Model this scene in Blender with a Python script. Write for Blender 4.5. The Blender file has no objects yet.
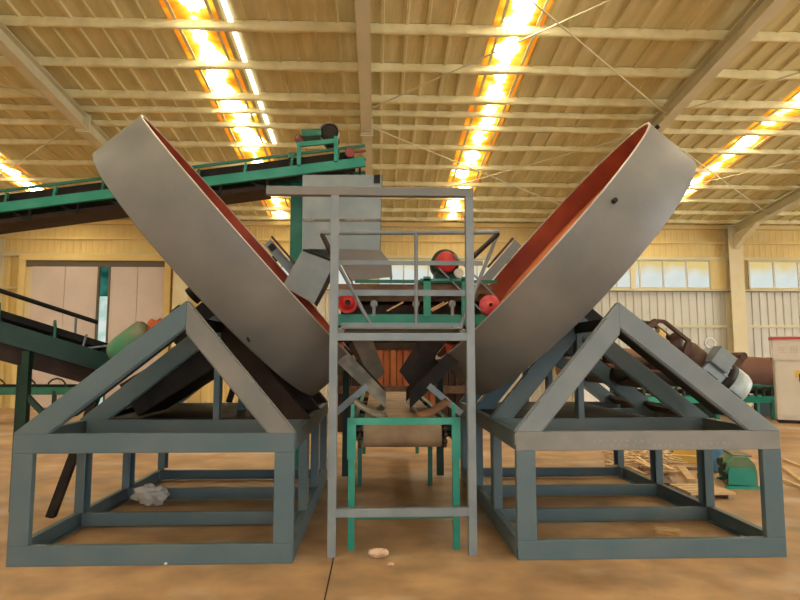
import bpy, bmesh, math, random
from mathutils import Vector as V, Matrix
random.seed(7)
S = bpy.context.scene
COL = S.collection
R = math.radians
# ------------------------------------------------------------------ camera
FPX, PITCH, YAW, EYE = 600.0, R(5.43), R(2.2), 1.6
cam = bpy.data.cameras.new('camera'); cam.sensor_width = 36; cam.lens = FPX / 800 * 36
cam.clip_end = 200
co = bpy.data.objects.new('camera', cam); COL.objects.link(co)
co.location = (0, 0, EYE); co.rotation_euler = (R(90) + PITCH, 0, -YAW)
S.camera = co
S.view_settings.view_transform = 'Standard'; S.view_settings.look = 'None'
S.view_settings.gamma = 1; S.view_settings.use_curve_mapping = False
S.view_settings.exposure = 0.0
# ------------------------------------------------------------------ sky, daylight
W = bpy.data.worlds.new('world'); S.world = W; W.use_nodes = True
W.node_tree.nodes['Background'].inputs[0].default_value = (0.80, 0.90, 1.0, 1)
W.node_tree.nodes['Background'].inputs[1].default_value = 1.0
SKY_WHITE, SKY_ORANGE = 31.0, 1.7          # daylight behind the roof lights
def area(name, loc, rot, sx, sy, watts, col):
    l = bpy.data.lights.new(name, 'AREA'); l.shape = 'RECTANGLE'; l.size = sx; l.size_y = sy
    l.energy = watts; l.color = col
    o = bpy.data.objects.new(name, l); COL.objects.link(o); o.location = loc; o.rotation_euler = rot
    return o
# daylight entering by the wide open doorway of the front wall, behind the photographer
area('doorway_daylight', (4.0, -11.6, 2.6), (R(90), 0, 0), 17, 5.0, 800, (0.80, 0.92, 1.0))
# added side lights at made-up openings, strong from the right, weak fill opposite
area('added_side_light_west', (-23.3, 4.0, 2.6), (R(90), 0, R(-90)), 12, 4.6, 250, (1.0, 0.95, 0.85))
area('added_side_light_east', (23.3, 4.0, 2.6), (R(90), 0, R(90)), 12, 4.6, 1700, (0.92, 0.97, 1.0))

# ------------------------------------------------------------------ survey helper: sight line of the camera met with the plane y = Y or the floor
_f = V((math.sin(YAW) * math.cos(PITCH), math.cos(YAW) * math.cos(PITCH), math.sin(PITCH)))
_r = V((math.cos(YAW), -math.sin(YAW), 0)); _u = _r.cross(_f)
def at(px, py, Y):
    d = _f + _r * ((px - 400) / FPX) + _u * ((300 - py) / FPX)
    return V((0, 0, EYE)) + d * (Y / d.y)
def onfloor(px, py, z=0.0):
    d = _f + _r * ((px - 400) / FPX) + _u * ((300 - py) / FPX)
    return V((0, 0, EYE)) + d * ((z - EYE) / d.z)

# ------------------------------------------------------------------ materials
def mat(name, col, rough=0.6, metal=0.0, col2=None, scale=3.0, lo=0.4, hi=0.65, bump=0.0, bscale=40.0, stretch=None, spec=0.4, detail=5):
    m = bpy.data.materials.new(name); m.use_nodes = True
    nt = m.node_tree; N = nt.nodes; L = nt.links
    b = N['Principled BSDF']; b.inputs['Roughness'].default_value = rough
    b.inputs['Metallic'].default_value = metal
    b.inputs['Specular IOR Level'].default_value = spec
    b.inputs['Base Color'].default_value = (*col, 1)
    tc = N.new('ShaderNodeTexCoord'); mp = N.new('ShaderNodeMapping')
    L.new(tc.outputs['Object'], mp.inputs['Vector'])
    if stretch: mp.inputs['Scale'].default_value = stretch
    if col2:
        n = N.new('ShaderNodeTexNoise'); n.inputs['Scale'].default_value = scale; n.inputs['Detail'].default_value = detail
        L.new(mp.outputs[0], n.inputs['Vector'])
        r = N.new('ShaderNodeValToRGB'); r.color_ramp.elements[0].position = lo; r.color_ramp.elements[1].position = hi
        r.color_ramp.elements[0].color = (*col, 1); r.color_ramp.elements[1].color = (*col2, 1)
        L.new(n.outputs['Fac'], r.inputs['Fac']); L.new(r.outputs['Color'], b.inputs['Base Color'])
    if bump:
        n2 = N.new('ShaderNodeTexNoise'); n2.inputs['Scale'].default_value = bscale; n2.inputs['Detail'].default_value = 4
        L.new(mp.outputs[0], n2.inputs['Vector'])
        bp = N.new('ShaderNodeBump'); bp.inputs['Strength'].default_value = bump; bp.inputs['Distance'].default_value = 0.02
        L.new(n2.outputs['Fac'], bp.inputs['Height']); L.new(bp.outputs['Normal'], b.inputs['Normal'])
    return m
def emit(name, col, strength, col2=None, scale=1.0, lo=.4, hi=.6):
    m = bpy.data.materials.new(name); m.use_nodes = True
    nt = m.node_tree; N = nt.nodes; L = nt.links
    N.remove(N['Principled BSDF']); e = N.new('ShaderNodeEmission')
    e.inputs[0].default_value = (*col, 1); e.inputs[1].default_value = strength
    L.new(e.outputs[0], N['Material Output'].inputs[0])
    if col2:
        tc = N.new('ShaderNodeTexCoord'); n = N.new('ShaderNodeTexNoise'); n.inputs['Scale'].default_value = scale
        L.new(tc.outputs['Object'], n.inputs['Vector']); r = N.new('ShaderNodeValToRGB')
        r.color_ramp.elements[0].position = lo; r.color_ramp.elements[1].position = hi
        r.color_ramp.elements[0].color = (*col, 1); r.color_ramp.elements[1].color = (*col2, 1)
        L.new(n.outputs['Fac'], r.inputs[0]); L.new(r.outputs[0], e.inputs[0])
    return m

M = {}
M['steel'] = mat('steel_grey_paint', (.165, .168, .162), .5, .0, (.215, .205, .185), 2.2, .42, .7, .05, 60)
M['pan'] = mat('pan_grey_paint', (.160, .162, .157), .5, .0, (.232, .220, .202), 1.3, .40, .72, .06, 25)
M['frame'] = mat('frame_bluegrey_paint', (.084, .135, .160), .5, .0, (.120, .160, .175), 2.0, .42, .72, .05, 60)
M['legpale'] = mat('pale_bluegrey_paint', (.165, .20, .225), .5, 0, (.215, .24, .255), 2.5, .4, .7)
M['worn'] = mat('worn_pale_grey_paint', (.24, .235, .225), .55, 0, (.16, .175, .175), 2.5, .45, .75)
M['galv'] = mat('pale_grey_steel', (.18, .215, .24), .45, .1, (.24, .27, .28), 4, .4, .7)
M['sheet'] = mat('chute_sheet_steel', (.20, .255, .275), .42, .2, (.27, .325, .335), 2.5, .4, .7, .04, 30)
M['dustsheet'] = mat('dusty_chute_steel', (.13, .12, .10), .6, .1, (.32, .28, .20), 6, .4, .65)
M['darkdust'] = mat('dark_dusty_steel', (.075, .065, .05), .6, .1, (.12, .10, .075), 5)
M['primer'] = mat('red_primer', (.26, .045, .028), .7, 0, (.36, .075, .035), 2.5, .4, .65)
M['rust'] = mat('orange_rust', (.50, .145, .03), .75, 0, (.36, .09, .025), 3.5, .4, .7, .1, 40)
M['dullrust'] = mat('dull_rust', (.30, .13, .055), .75, 0, (.17, .09, .05), 5)
M['lip'] = mat('bare_steel_edge', (.50, .45, .40), .4, .4)
M['dark'] = mat('greasy_and_shade_dark_steel', (.012, .011, .010), .55, .0, (.030, .022, .016), 5, .4, .7, spec=.2)  # greasy parts, and added dark parts that stand for shade
M['brown'] = mat('brown_oxide_steel', (.07, .034, .022), .55, .0, (.12, .07, .045), 6, .4, .65, spec=.25)
M['black'] = mat('black_rubber', (.009, .008, .008), .7, 0, (.02, .017, .014), 5, .4, .7, spec=.2)
M['beltdust'] = mat('dusty_rubber_belt', (.20, .13, .08), .7, 0, (.34, .235, .14), 3.5, .35, .7, .05, 50)
M['belttan'] = mat('brown_rubber_belt', (.12, .075, .045), .7, 0, (.20, .13, .08), 5, .4, .7)
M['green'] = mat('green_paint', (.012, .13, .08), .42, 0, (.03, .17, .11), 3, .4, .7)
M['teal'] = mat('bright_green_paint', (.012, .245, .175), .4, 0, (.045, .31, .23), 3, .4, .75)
M['dustgreen'] = mat('dusty_green_paint', (.06, .22, .11), .6, 0, (.22, .21, .12), 3.5, .35, .65)
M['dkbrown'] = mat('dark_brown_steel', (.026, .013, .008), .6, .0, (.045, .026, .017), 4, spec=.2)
M['dgreen'] = mat('dark_green_paint', (.004, .030, .020), .5, 0, (.012, .05, .034), 3, .4, .7)
M['red'] = mat('red_paint', (.55, .035, .035), .4, 0, (.42, .03, .03), 6)
M['maroon'] = mat('maroon_paint', (.22, .04, .035), .5, 0, (.14, .05, .04), 6)
M['pink'] = mat('faded_red_paint', (.66, .13, .15), .45, 0, (.52, .06, .08), 9)
M['orange'] = mat('orange_paint', (.65, .13, .03), .45)
M['white'] = mat('white_paint', (.72, .70, .64), .5)
M['motor'] = mat('pale_blue_motor_paint', (.38, .47, .50), .4, .1, (.48, .53, .53), 6)
M['foam'] = mat('roof_spray_foam', (.58, .50, .23), .9, 0, (.76, .66, .35), 1.6, .35, .7, .45, 10, (2.6, .5, 1))
M['foam2'] = mat('purlin_spray_foam', (.72, .63, .32), .9, 0, (.88, .80, .46), 3.0, .35, .7, .7, 9)
M['beam'] = mat('cream_painted_beam', (.60, .54, .33), .7, 0, (.68, .62, .41), 1.5, .35, .7)
M['yfoam'] = mat('yellow_wall_foam', (.70, .52, .20), .85, 0, (.76, .60, .28), 1.2, .35, .7, .3, 10)
M['cream'] = mat('cream_column_paint', (.70, .60, .36), .7, 0, (.74, .66, .44), 1.5)
M['clad'] = mat('pale_wall_cladding', (.56, .54, .45), .5, .05, (.64, .61, .52), .8, .35, .7)
M['door'] = mat('pale_pink_door_sheet', (.58, .49, .44), .6, 0, (.64, .55, .50), .9)
M['shadowsteel'] = mat('dark_rail_steel', (.12, .10, .07), .6)
M['cab'] = mat('cream_cabinet_paint', (.58, .54, .46), .45, 0, (.62, .58, .50), 2)
M['wood'] = mat('pale_wood', (.62, .44, .24), .7, 0, (.50, .33, .17), 4, .4, .65, stretch=(1, 6, 6))
M['ywood'] = mat('yellow_wood', (.74, .50, .14), .7, 0, (.64, .42, .14), 4, .4, .65)
M['dwood'] = mat('grey_old_wood', (.25, .18, .12), .8, 0, (.36, .27, .18), 6)
M['blue'] = mat('blue_plastic', (.10, .28, .56), .4)
M['stone'] = mat('pinkish_stone', (.66, .47, .34), .8, 0, (.52, .33, .22), 12, .4, .65, .4, 60)
M['cardred'] = mat('orange_red_sheet', (.34, .10, .03), .6, 0, (.26, .065, .02), 2)
M['drum'] = mat('red_oxide_drum', (.125, .052, .03), .7, 0, (.20, .085, .048), 1.2, .35, .7, .05, 20)
M['chalk'] = mat('chalk', (.34, .335, .325), .9)
def bag_mat():
    m = mat('clear_crumpled_plastic', (.70, .66, .60), .18, 0, None, bump=.5, bscale=30, spec=.6)
    b = m.node_tree.nodes['Principled BSDF']; b.inputs['Transmission Weight'].default_value = .35
    return m
M['bag'] = bag_mat()
def floor_mat():
    m = bpy.data.materials.new('dusty_concrete'); m.use_nodes = True
    nt = m.node_tree; N = nt.nodes; L = nt.links; b = N['Principled BSDF']
    tc = N.new('ShaderNodeTexCoord')
    def noise(sc, det, lo, hi, c0, c1, mp=None):
        n = N.new('ShaderNodeTexNoise'); n.inputs['Scale'].default_value = sc; n.inputs['Detail'].default_value = det
        v = tc.outputs['Object']
        if mp:
            q = N.new('ShaderNodeMapping'); q.inputs['Scale'].default_value = mp; L.new(v, q.inputs[0]); v = q.outputs[0]
        L.new(v, n.inputs['Vector']); r = N.new('ShaderNodeValToRGB')
        r.color_ramp.elements[0].position = lo; r.color_ramp.elements[1].position = hi
        r.color_ramp.elements[0].color = (*c0, 1); r.color_ramp.elements[1].color = (*c1, 1)
        L.new(n.outputs['Fac'], r.inputs[0]); return r.outputs[0]
    a = noise(.55, 6, .38, .66, (.37, .225, .11), (.53, .34, .18))
    c = noise(2.6, 9, .34, .68, (.62, .60, .58), (1.1, 1.08, 1.05))
    mx = N.new('ShaderNodeMixRGB'); mx.blend_type = 'MULTIPLY'; mx.inputs[0].default_value = 1
    L.new(a, mx.inputs[1]); L.new(c, mx.inputs[2])
    st = noise(.55, 4, .56, .64, (0, 0, 0), (.5, .5, .5), (1, 1.7, 1))
    m2 = N.new('ShaderNodeMixRGB'); L.new(st, m2.inputs[0]); L.new(mx.outputs[0], m2.inputs[1]); m2.inputs[2].default_value = (.52, .44, .34, 1)
    L.new(m2.outputs[0], b.inputs['Base Color'])
    rr = noise(1.3, 5, .35, .7, (.42, .42, .42), (.7, .7, .7)); L.new(rr, b.inputs['Roughness'])
    b.inputs['Specular IOR Level'].default_value = .45
    n2 = N.new('ShaderNodeTexNoise'); n2.inputs['Scale'].default_value = 25; L.new(tc.outputs['Object'], n2.inputs['Vector'])
    bp = N.new('ShaderNodeBump'); bp.inputs['Strength'].default_value = .12; L.new(n2.outputs['Fac'], bp.inputs['Height']); L.new(bp.outputs[0], b.inputs['Normal'])
    return m
M['floor'] = floor_mat()
def skylight_mat():
    # translucent roof light: bright where the plastic is clear, orange where foam overspray stains it
    m = bpy.data.materials.new('stained_roof_light'); m.use_nodes = True
    nt = m.node_tree; N = nt.nodes; L = nt.links; N.remove(N['Principled BSDF'])
    e = N.new('ShaderNodeEmission'); L.new(e.outputs[0], N['Material Output'].inputs[0])
    g = N.new('ShaderNodeNewGeometry'); tc = N.new('ShaderNodeTexCoord'); sp = N.new('ShaderNodeSeparateXYZ'); L.new(tc.outputs['Object'], sp.inputs[0])
    n = N.new('ShaderNodeTexNoise'); n.inputs['Scale'].default_value = 1.7; n.inputs['Detail'].default_value = 3
    L.new(g.outputs['Position'], n.inputs['Vector'])
    ab = N.new('ShaderNodeMath'); ab.operation = 'ABSOLUTE'; L.new(sp.outputs['X'], ab.inputs[0])
    mu = N.new('ShaderNodeMath'); mu.operation = 'MULTIPLY_ADD'; mu.inputs[1].default_value = -1.0; L.new(ab.outputs[0], mu.inputs[0])
    L.new(n.outputs['Fac'], mu.inputs[2])                       # noise - |x|
    r = N.new('ShaderNodeValToRGB'); cr = r.color_ramp
    cr.elements[0].position = .08; cr.elements[0].color = (.55, .16, .01, 1)
    cr.elements[1].position = .46; cr.elements[1].color = (1, .95, .80, 1)
    k = cr.elements.new(.20); k.color = (.80, .33, .015, 1); k = cr.elements.new(.34); k.color = (1, .62, .06, 1)
    L.new(mu.outputs[0], r.inputs[0]); L.new(r.outputs[0], e.inputs[0])
    s = N.new('ShaderNodeMapRange'); s.inputs['From Min'].default_value = .33; s.inputs['From Max'].default_value = .47
    s.inputs['To Min'].default_value = SKY_ORANGE; s.inputs['To Max'].default_value = SKY_WHITE
    L.new(mu.outputs[0], s.inputs['Value']); L.new(s.outputs[0], e.inputs[1])
    return m
M['skylight'] = skylight_mat()
M['pane'] = emit('daylit_window_pane', (.70, .80, .74), .88, (.95, .96, .90), .6, .35, .62)
def stain(m):
    # yellow foam overspray along the top of each pane
    nt = m.node_tree; N = nt.nodes; L = nt.links; e = N['Emission']; src = e.inputs[0].links[0].from_socket
    tc = N.new('ShaderNodeTexCoord'); sp = N.new('ShaderNodeSeparateXYZ'); L.new(tc.outputs['Object'], sp.inputs[0])
    n = N.new('ShaderNodeTexNoise'); n.inputs['Scale'].default_value = 1.6; g = N.new('ShaderNodeNewGeometry'); L.new(g.outputs['Position'], n.inputs['Vector'])
    a = N.new('ShaderNodeMath'); a.operation = 'MULTIPLY_ADD'; L.new(n.outputs['Fac'], a.inputs[0]); a.inputs[1].default_value = .7; L.new(sp.outputs['Z'], a.inputs[2])
    r = N.new('ShaderNodeMapRange'); r.inputs['From Min'].default_value = .75; r.inputs['From Max'].default_value = 1.15; L.new(a.outputs[0], r.inputs['Value'])
    x = N.new('ShaderNodeMixRGB'); L.new(r.outputs[0], x.inputs[0]); L.new(src, x.inputs[1]); x.inputs[2].default_value = (.85, .66, .26, 1); L.new(x.outputs[0], e.inputs[0])
stain(M['pane'])
M['slot'] = emit('clear_roof_slot', (1, .97, .88), 3.0)
M['panegreen'] = emit('green_daylit_strip', (.01, .10, .07), .6, (.06, .30, .23), 1.6, .4, .62)
M['panepale'] = emit('pale_daylit_strip', (.52, .74, .62), .85, (.80, .90, .84), 2.5)

# ------------------------------------------------------------------ mesh building
ORG = {}
class MB:
    def __init__(s): s.v = []; s.f = []; s.sm = []
    def add(s, vs, fs, smooth=False):
        o = len(s.v); s.v += [tuple(p) for p in vs]; s.f += [tuple(i + o for i in q) for q in fs]; s.sm += [smooth] * len(fs); return s
    def box(s, a, b):
        (x0, y0, z0), (x1, y1, z1) = a, b
        vs = [(x, y, z) for x in (x0, x1) for y in (y0, y1) for z in (z0, z1)]
        return s.add(vs, [(0, 1, 3, 2), (4, 6, 7, 5), (0, 4, 5, 1), (2, 3, 7, 6), (0, 2, 6, 4), (1, 5, 7, 3)])
    def frame_of(s, p0, p1, up):
        p0, p1 = V(p0), V(p1); d = (p1 - p0).normalized(); up = V(up)
        if abs(d.dot(up.normalized())) > .98: up = V((1, 0, 0)) if abs(d.x) < .9 else V((0, 1, 0))
        w = d.cross(up).normalized(); u = w.cross(d).normalized(); return p0, p1, d, w, u
    def prof(s, p0, p1, pts, up=(0, 0, 1), cap=True, smooth=False):
        p0, p1, d, w, u = s.frame_of(p0, p1, up); n = len(pts)
        vs = [p0 + w * a + u * b for a, b in pts] + [p1 + w * a + u * b for a, b in pts]
        fs = [(i, (i + 1) % n, n + (i + 1) % n, n + i) for i in range(n)]
        s.add(vs, fs, smooth)
        if cap: s.add(vs, [tuple(range(n)), tuple(range(n, 2 * n))])
        return s
    def bar(s, p0, p1, w, h, up=(0, 0, 1)):
        w /= 2; h /= 2; return s.prof(p0, p1, [(-w, -h), (w, -h), (w, h), (-w, h)], up)
    def chan(s, p0, p1, h, w, t=.012, up=(0, 0, 1), side=1):
        # C channel: web on the -side face, flanges reach to +side
        pts = [(-w / 2, -h / 2), (w / 2, -h / 2), (w / 2, -h / 2 + t), (-w / 2 + t, -h / 2 + t), (-w / 2 + t, h / 2 - t), (w / 2, h / 2 - t), (w / 2, h / 2), (-w / 2, h / 2)]
        if side < 0: pts = [(-a, b) for a, b in pts]
        p0, p1, d, ww, u = s.frame_of(p0, p1, up); n = 8
        vs = [p0 + ww * a + u * b for a, b in pts] + [p1 + ww * a + u * b for a, b in pts]
        fs = [(i, (i + 1) % n, n + (i + 1) % n, n + i) for i in range(n)]
        q = [(0, 1, 2, 3), (0, 3, 4, 7), (4, 5, 6, 7)]
        fs += q + [tuple(i + n for i in c) for c in q]
        return s.add(vs, fs)
    def cyl(s, p0, p1, r, n=20, r1=None, cap=True, up=(0, 0, 1)):
        r1 = r if r1 is None else r1
        p0, p1, d, w, u = s.frame_of(p0, p1, up)
        c = [(math.cos(2 * math.pi * i / n), math.sin(2 * math.pi * i / n)) for i in range(n)]
        vs = [p0 + (w * a + u * b) * r for a, b in c] + [p1 + (w * a + u * b) * r1 for a, b in c]
        s.add(vs, [(i, (i + 1) % n, n + (i + 1) % n, n + i) for i in range(n)], True)
        if cap: s.add(vs, [tuple(range(n)), tuple(range(n, 2 * n))])
        return s
    def lathe(s, p, axis, prof, n=48, smooth=True):
        # prof: (radius, distance along the axis)
        p = V(p); d = V(axis).normalized(); _, _, d, w, u = s.frame_of(p, p + d, (0, 1, 0)); m = len(prof)
        vs = []
        for i in range(n):
            a = 2 * math.pi * i / n; e = w * math.cos(a) + u * math.sin(a)
            vs += [p + e * r + d * t for r, t in prof]
        fs = [(i * m + j, ((i + 1) % n) * m + j, ((i + 1) % n) * m + j + 1, i * m + j + 1) for i in range(n) for j in range(m - 1)]
        return s.add(vs, fs, smooth)
    def tube(s, pts, r, n=8):
        for a, b in zip(pts[:-1], pts[1:]): s.cyl(a, b, r, n)
        return s
    def plate(s, pts, t):
        # planar polygon given thickness t along its normal (centred)
        pts = [V(p) for p in pts]; n = (pts[1] - pts[0]).cross(pts[2] - pts[0]).normalized() * (t / 2); k = len(pts)
        vs = [p + n for p in pts] + [p - n for p in pts]
        return s.add(vs, [tuple(range(k)), tuple(range(k, 2 * k))] + [(i, (i + 1) % k, k + (i + 1) % k, k + i) for i in range(k)])
    def build(s, name, m, parent=None, bevel=0.0, weld=False):
        me = bpy.data.meshes.new(name); o0 = ORG.get(parent.name, V((0, 0, 0))) if parent else V((0, 0, 0))
        me.from_pydata([tuple(V(p) - o0) for p in s.v], [], s.f)
        me.polygons.foreach_set('use_smooth', s.sm)
        bm = bmesh.new(); bm.from_mesh(me)
        if weld: bmesh.ops.remove_doubles(bm, verts=bm.verts, dist=1e-5)
        bmesh.ops.recalc_face_normals(bm, faces=bm.faces); bm.to_mesh(me); bm.free()
        me.materials.append(M[m] if isinstance(m, str) else m)
        o = bpy.data.objects.new(name, me); COL.objects.link(o)
        if parent: o.parent = parent
        ORG[o.name] = o0
        if bevel:
            b = o.modifiers.new('bevel', 'BEVEL'); b.width = bevel; b.segments = 2; b.limit_method = 'ANGLE'
        return o
def tag(o, label=None, cat=None, group=None, kind=None):
    if label: o['label'] = label
    if cat: o['category'] = cat
    if group: o['group'] = group
    if kind: o['kind'] = kind
    return o
def thing(name, label, cat, loc=(0, 0, 0), group=None):
    o = bpy.data.objects.new(name, None); COL.objects.link(o); o.location = loc; o.empty_display_size = .2
    ORG[o.name] = V(loc); return tag(o, label, cat, group)
def struct(o, label=None): o['kind'] = 'structure'; return tag(o, label) if label else o
def child(name, mesh, parent, loc=(0, 0, 0), scale=None, rot=None):
    o = bpy.data.objects.new(name, mesh); COL.objects.link(o); o.parent = parent; o.location = V(loc) - ORG.get(parent.name, V((0, 0, 0)))
    if scale: o.scale = scale
    if rot: o.rotation_euler = rot
    ORG[o.name] = V(loc); return o

# ================================================================== the hall
X0, X1, YB, YF = -24.0, 24.0, 19.6, -12.0
SLOPE = .115
def zroof(y): return (6.83 - SLOPE * (y - 13)) if y > 0 else (6.83 + SLOPE * 13 + SLOPE * y)
fl = struct(MB().box((X0, YF, -.2), (X1, YB + .3, 0)).build('floor', 'floor'), 'dusty tan concrete floor of the hall')
MB().box((-.345, YF, -.001), (-.335, 5.2, .0012)).build('floor_joint', 'dark', fl)
g = MB().box((-60, -60, -.4), (60, YF - .01, -.02)).build('floor_yard', mat('yard_concrete', (.5, .48, .45), .9)); struct(g, 'concrete yard outside the open front doorway')

# roof deck with ribbed foam-coated sheets, purlins, rafters, rods, roof lights
m = MB()
for ya, yb in ((0, YB + .3), (YF, 0)):
    za, zb = zroof(ya) + .06, zroof(yb) + .06
    m.add([(X0, ya, za), (X1, ya, za), (X1, yb, zb), (X0, yb, zb), (X0, ya, za + .1), (X1, ya, za + .1), (X1, yb, zb + .1), (X0, yb, zb + .1)],
          [(0, 1, 2, 3), (4, 5, 6, 7), (0, 1, 5, 4), (2, 3, 7, 6), (1, 2, 6, 5), (0, 3, 7, 4)])
ceil = struct(m.build('ceiling', 'foam'), 'low pitched steel roof sprayed with tan insulating foam')
STRIPS = [-21.4, -15.6, -9.75, -3.08, 2.38, 8.9, 14.9, 20.9]; HW = .43
PURL = [-11, -9.9, -8.8, -7.7, -6.6, -5.5, -4.4, -3.3, -2.2, -1.1, .05, 1.15, 2.25, 3.35, 4.45, 5.6, 6.7, 7.8, 8.55 + .0, 9.68, 10.80, 11.88, 12.49, 13.10, 14.05, 15.17, 16.27, 17.30, 18.30, 19.12]
PURL = [p for p in PURL if p != 8.55]
def sheet_mesh(ya, yb):
    # unit width (x 0..1), two ribs hanging below the sheet
    xs = [(0, 0), (.04, 0), (.06, -.035), (.12, -.035), (.14, 0), (.50, 0), (.52, -.03), (.58, -.03), (.60, 0), (1, 0)]
    b = MB(); vs = []
    for y in (ya, yb): vs += [(x, y, zroof(y) + z) for x, z in xs]
    n = len(xs); b.add(vs, [(i, i + 1, n + i + 1, n + i) for i in range(n - 1)])
    me = bpy.data.meshes.new('roof_sheet'); me.from_pydata(b.v, [], b.f); me.materials.append(M['foam']); return me
shm = [sheet_mesh(0, YB + .2), sheet_mesh(YF, 0)]
edges = [X0] + [e for c in STRIPS for e in (c - HW, c + HW)] + [X1]
for a, b in zip(edges[0::2], edges[1::2]):
    n = max(1, round((b - a) / .8)); w = (b - a) / n
    for k in range(n):
        for me in shm: child('roof_sheet', me, ceil, (a + k * w, 0, 0), (w, 1, 1))
for c in STRIPS:
    for ya, yb in zip(PURL[:-1], PURL[1:]):
        if ya < 0 < yb: yb = 0.0
        b = MB(); zc = .012
        b.add([(-HW, ya, zroof(ya) + zc), (HW, ya, zroof(ya) + zc), (HW, yb, zroof(yb) + zc), (-HW, yb, zroof(yb) + zc)], [(0, 1, 2, 3)])
        b.add([(-HW, ya, zroof(ya) + zc + .02), (HW, ya, zroof(ya) + zc + .02), (HW, yb, zroof(yb) + zc + .02), (-HW, yb, zroof(yb) + zc + .02)], [(0, 1, 2, 3)])
        me = bpy.data.meshes.new('skylight_panel'); me.from_pydata(b.v, [], b.f); me.materials.append(M['skylight'])
        child('skylight_panel', me, ceil, (c, 0, 0))
    for e in (-HW + .13, HW - .10):          # standing seams of the plastic sheet
        b = MB()
        for ya, yb in ((0, YB), (YF, 0)): b.bar((c + e, ya, zroof(ya) - .01), (c + e, yb, zroof(yb) - .01), .05, .03)
        b.build('skylight_seam', 'foam2', ceil)
for ya, yb in zip(PURL[:-1], PURL[1:]):      # narrow clear slot beside one roof light
    if 1 < ya < 14:
        b = MB(); b.add([(-2.50, ya + .05, zroof(ya) - .045), (-2.41, ya + .05, zroof(ya) - .045), (-2.41, yb - .05, zroof(yb) - .045), (-2.50, yb - .05, zroof(yb) - .045)], [(0, 1, 2, 3)])
        b.build('skylight_slot', 'slot', ceil)
for y in PURL:
    z = zroof(y); n = 96; vs = []; fs = []
    big = .16 if y < 12 else .125
    for i in range(n + 1):
        x = X0 + (X1 - X0) * i / n; j = lambda a: random.uniform(-a, a)
        vs += [(x, y - .045 + j(.012), z - .005), (x, y - .055 + j(.015), z - big + .02 + j(.02)), (x, y - .02 + j(.01), z - big + j(.015)), (x, y + .055 + j(.015), z - big + .01 + j(.02)), (x, y + .045, z - .005)]
    for i in range(n):
        for k in range(4): fs.append((i * 5 + k, i * 5 + k + 1, i * 5 + k + 6, i * 5 + k + 5))
    MB().add(vs, fs, True).build('purlin', 'foam2', ceil)
RAFT = [-18.4, -12.3, -6.28, -.24, 6.05, 11.95, 18.1]
for x in RAFT:
    for ya, yb in ((0, YB - .15), (YF, 0)):
        b = MB(); za, zb = zroof(ya), zroof(yb)
        up = (0, 0, 1); s0 = 1
        for dz, w, h in ((-.44, .22, .022), (-.295, .014, .27), (-.155, .22, .022)):
            b.bar((x, ya, za + dz), (x, yb, zb + dz), w, h)
        b.build('rafter', 'beam', ceil)
    y = 12.65; b = MB(); b.box((x - .14, y - .025, zroof(y) - .50), (x + .14, y + .025, zroof(y) - .12))
    b.box((x - .12, y - .09, zroof(y) - .475), (x + .12, y + .09, zroof(y) - .45)); b.build('splice_plate', 'beam', ceil)
def rod(xa, ya, xb, yb, dz=-.33): MB().cyl((xa, ya, zroof(ya) + dz), (xb, yb, zroof(yb) + dz), .015, 8).build('brace_rod', 'beam', ceil)
for k in (2, 4, 5):
    a, b = RAFT[k - 1], RAFT[k]
    rod(a, 11.9, b, 6.3); rod(a, 6.3, b, 11.9)
    rod(a, 12.5, b, 17.6); rod(a, 17.6, b, 12.5)

# back wall
wall = struct(MB().box((X0, YB + .12, -.1), (X1, YB + .3, 6.3)).build('wall_back', 'yfoam'), 'back wall of yellow foam and pale ribbed cladding')
def clad_mesh(w, h, name, m, ribs=3, dep=.035):
    xs = []; p = w / ribs
    for k in range(ribs): xs += [(k * p, 0), (k * p + p * .62, 0), (k * p + p * .70, -dep), (k * p + p * .92, -dep)]
    xs.append((w, 0)); n = len(xs); vs = [(x, y, z) for z in (0, h) for x, y in xs]
    me = bpy.data.meshes.new(name); me.from_pydata(vs, [], [(i, i + 1, n + i + 1, n + i) for i in range(n - 1)]); me.materials.append(M[m]); return me
DOOR = (-11.3, -6.85)
lowm = clad_mesh(.81, 2.62, 'cladding_sheet', 'clad'); midm = clad_mesh(.81, 1.24, 'cladding_sheet', 'clad')
lowy = clad_mesh(.81, 2.62, 'cladding_sheet', 'yfoam', 1, .05); midy = clad_mesh(.81, 2.25, 'cladding_sheet', 'yfoam', 1, .05)
upm = clad_mesh(.81, .60, 'foam_panel', 'yfoam', 4, .008); upm2 = clad_mesh(.81, .62, 'foam_panel', 'yfoam', 4, .008)
k = 0; x = X0
while x < X1 - .5:
    indoor = x + .81 > DOOR[0] + .2 and x < DOOR[1] - .2
    left = x < -4.5
    if not indoor:
        child('cladding_sheet', lowy if left else lowm, wall, (x, YB + .10, 0)); child('cladding_sheet', midy if left else midm, wall, (x, YB + .10, 2.62))
    child('foam_panel', upm, wall, (x, YB + .08, 4.87)); child('foam_panel', upm2, wall, (x, YB + .10, 5.47))
    x += .81
for z, h, d in ((2.62, .09, .10), (3.82, .07, .12), (4.90, .10, .14), (5.45, .08, .12), (5.98, .14, .16)):
    if z < 4.8:
        for a, b in ((X0, DOOR[0] - .1), (DOOR[1] + .1, X1)): MB().box((a, YB - d + .1, z - h / 2), (b, YB + .09, z + h / 2)).build('girt', 'beam', wall)
    else: MB().box((X0, YB - d + .1, z - h / 2), (X1, YB + .09, z + h / 2)).build('girt', 'yfoam' if z > 5 else 'beam', wall)
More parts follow.
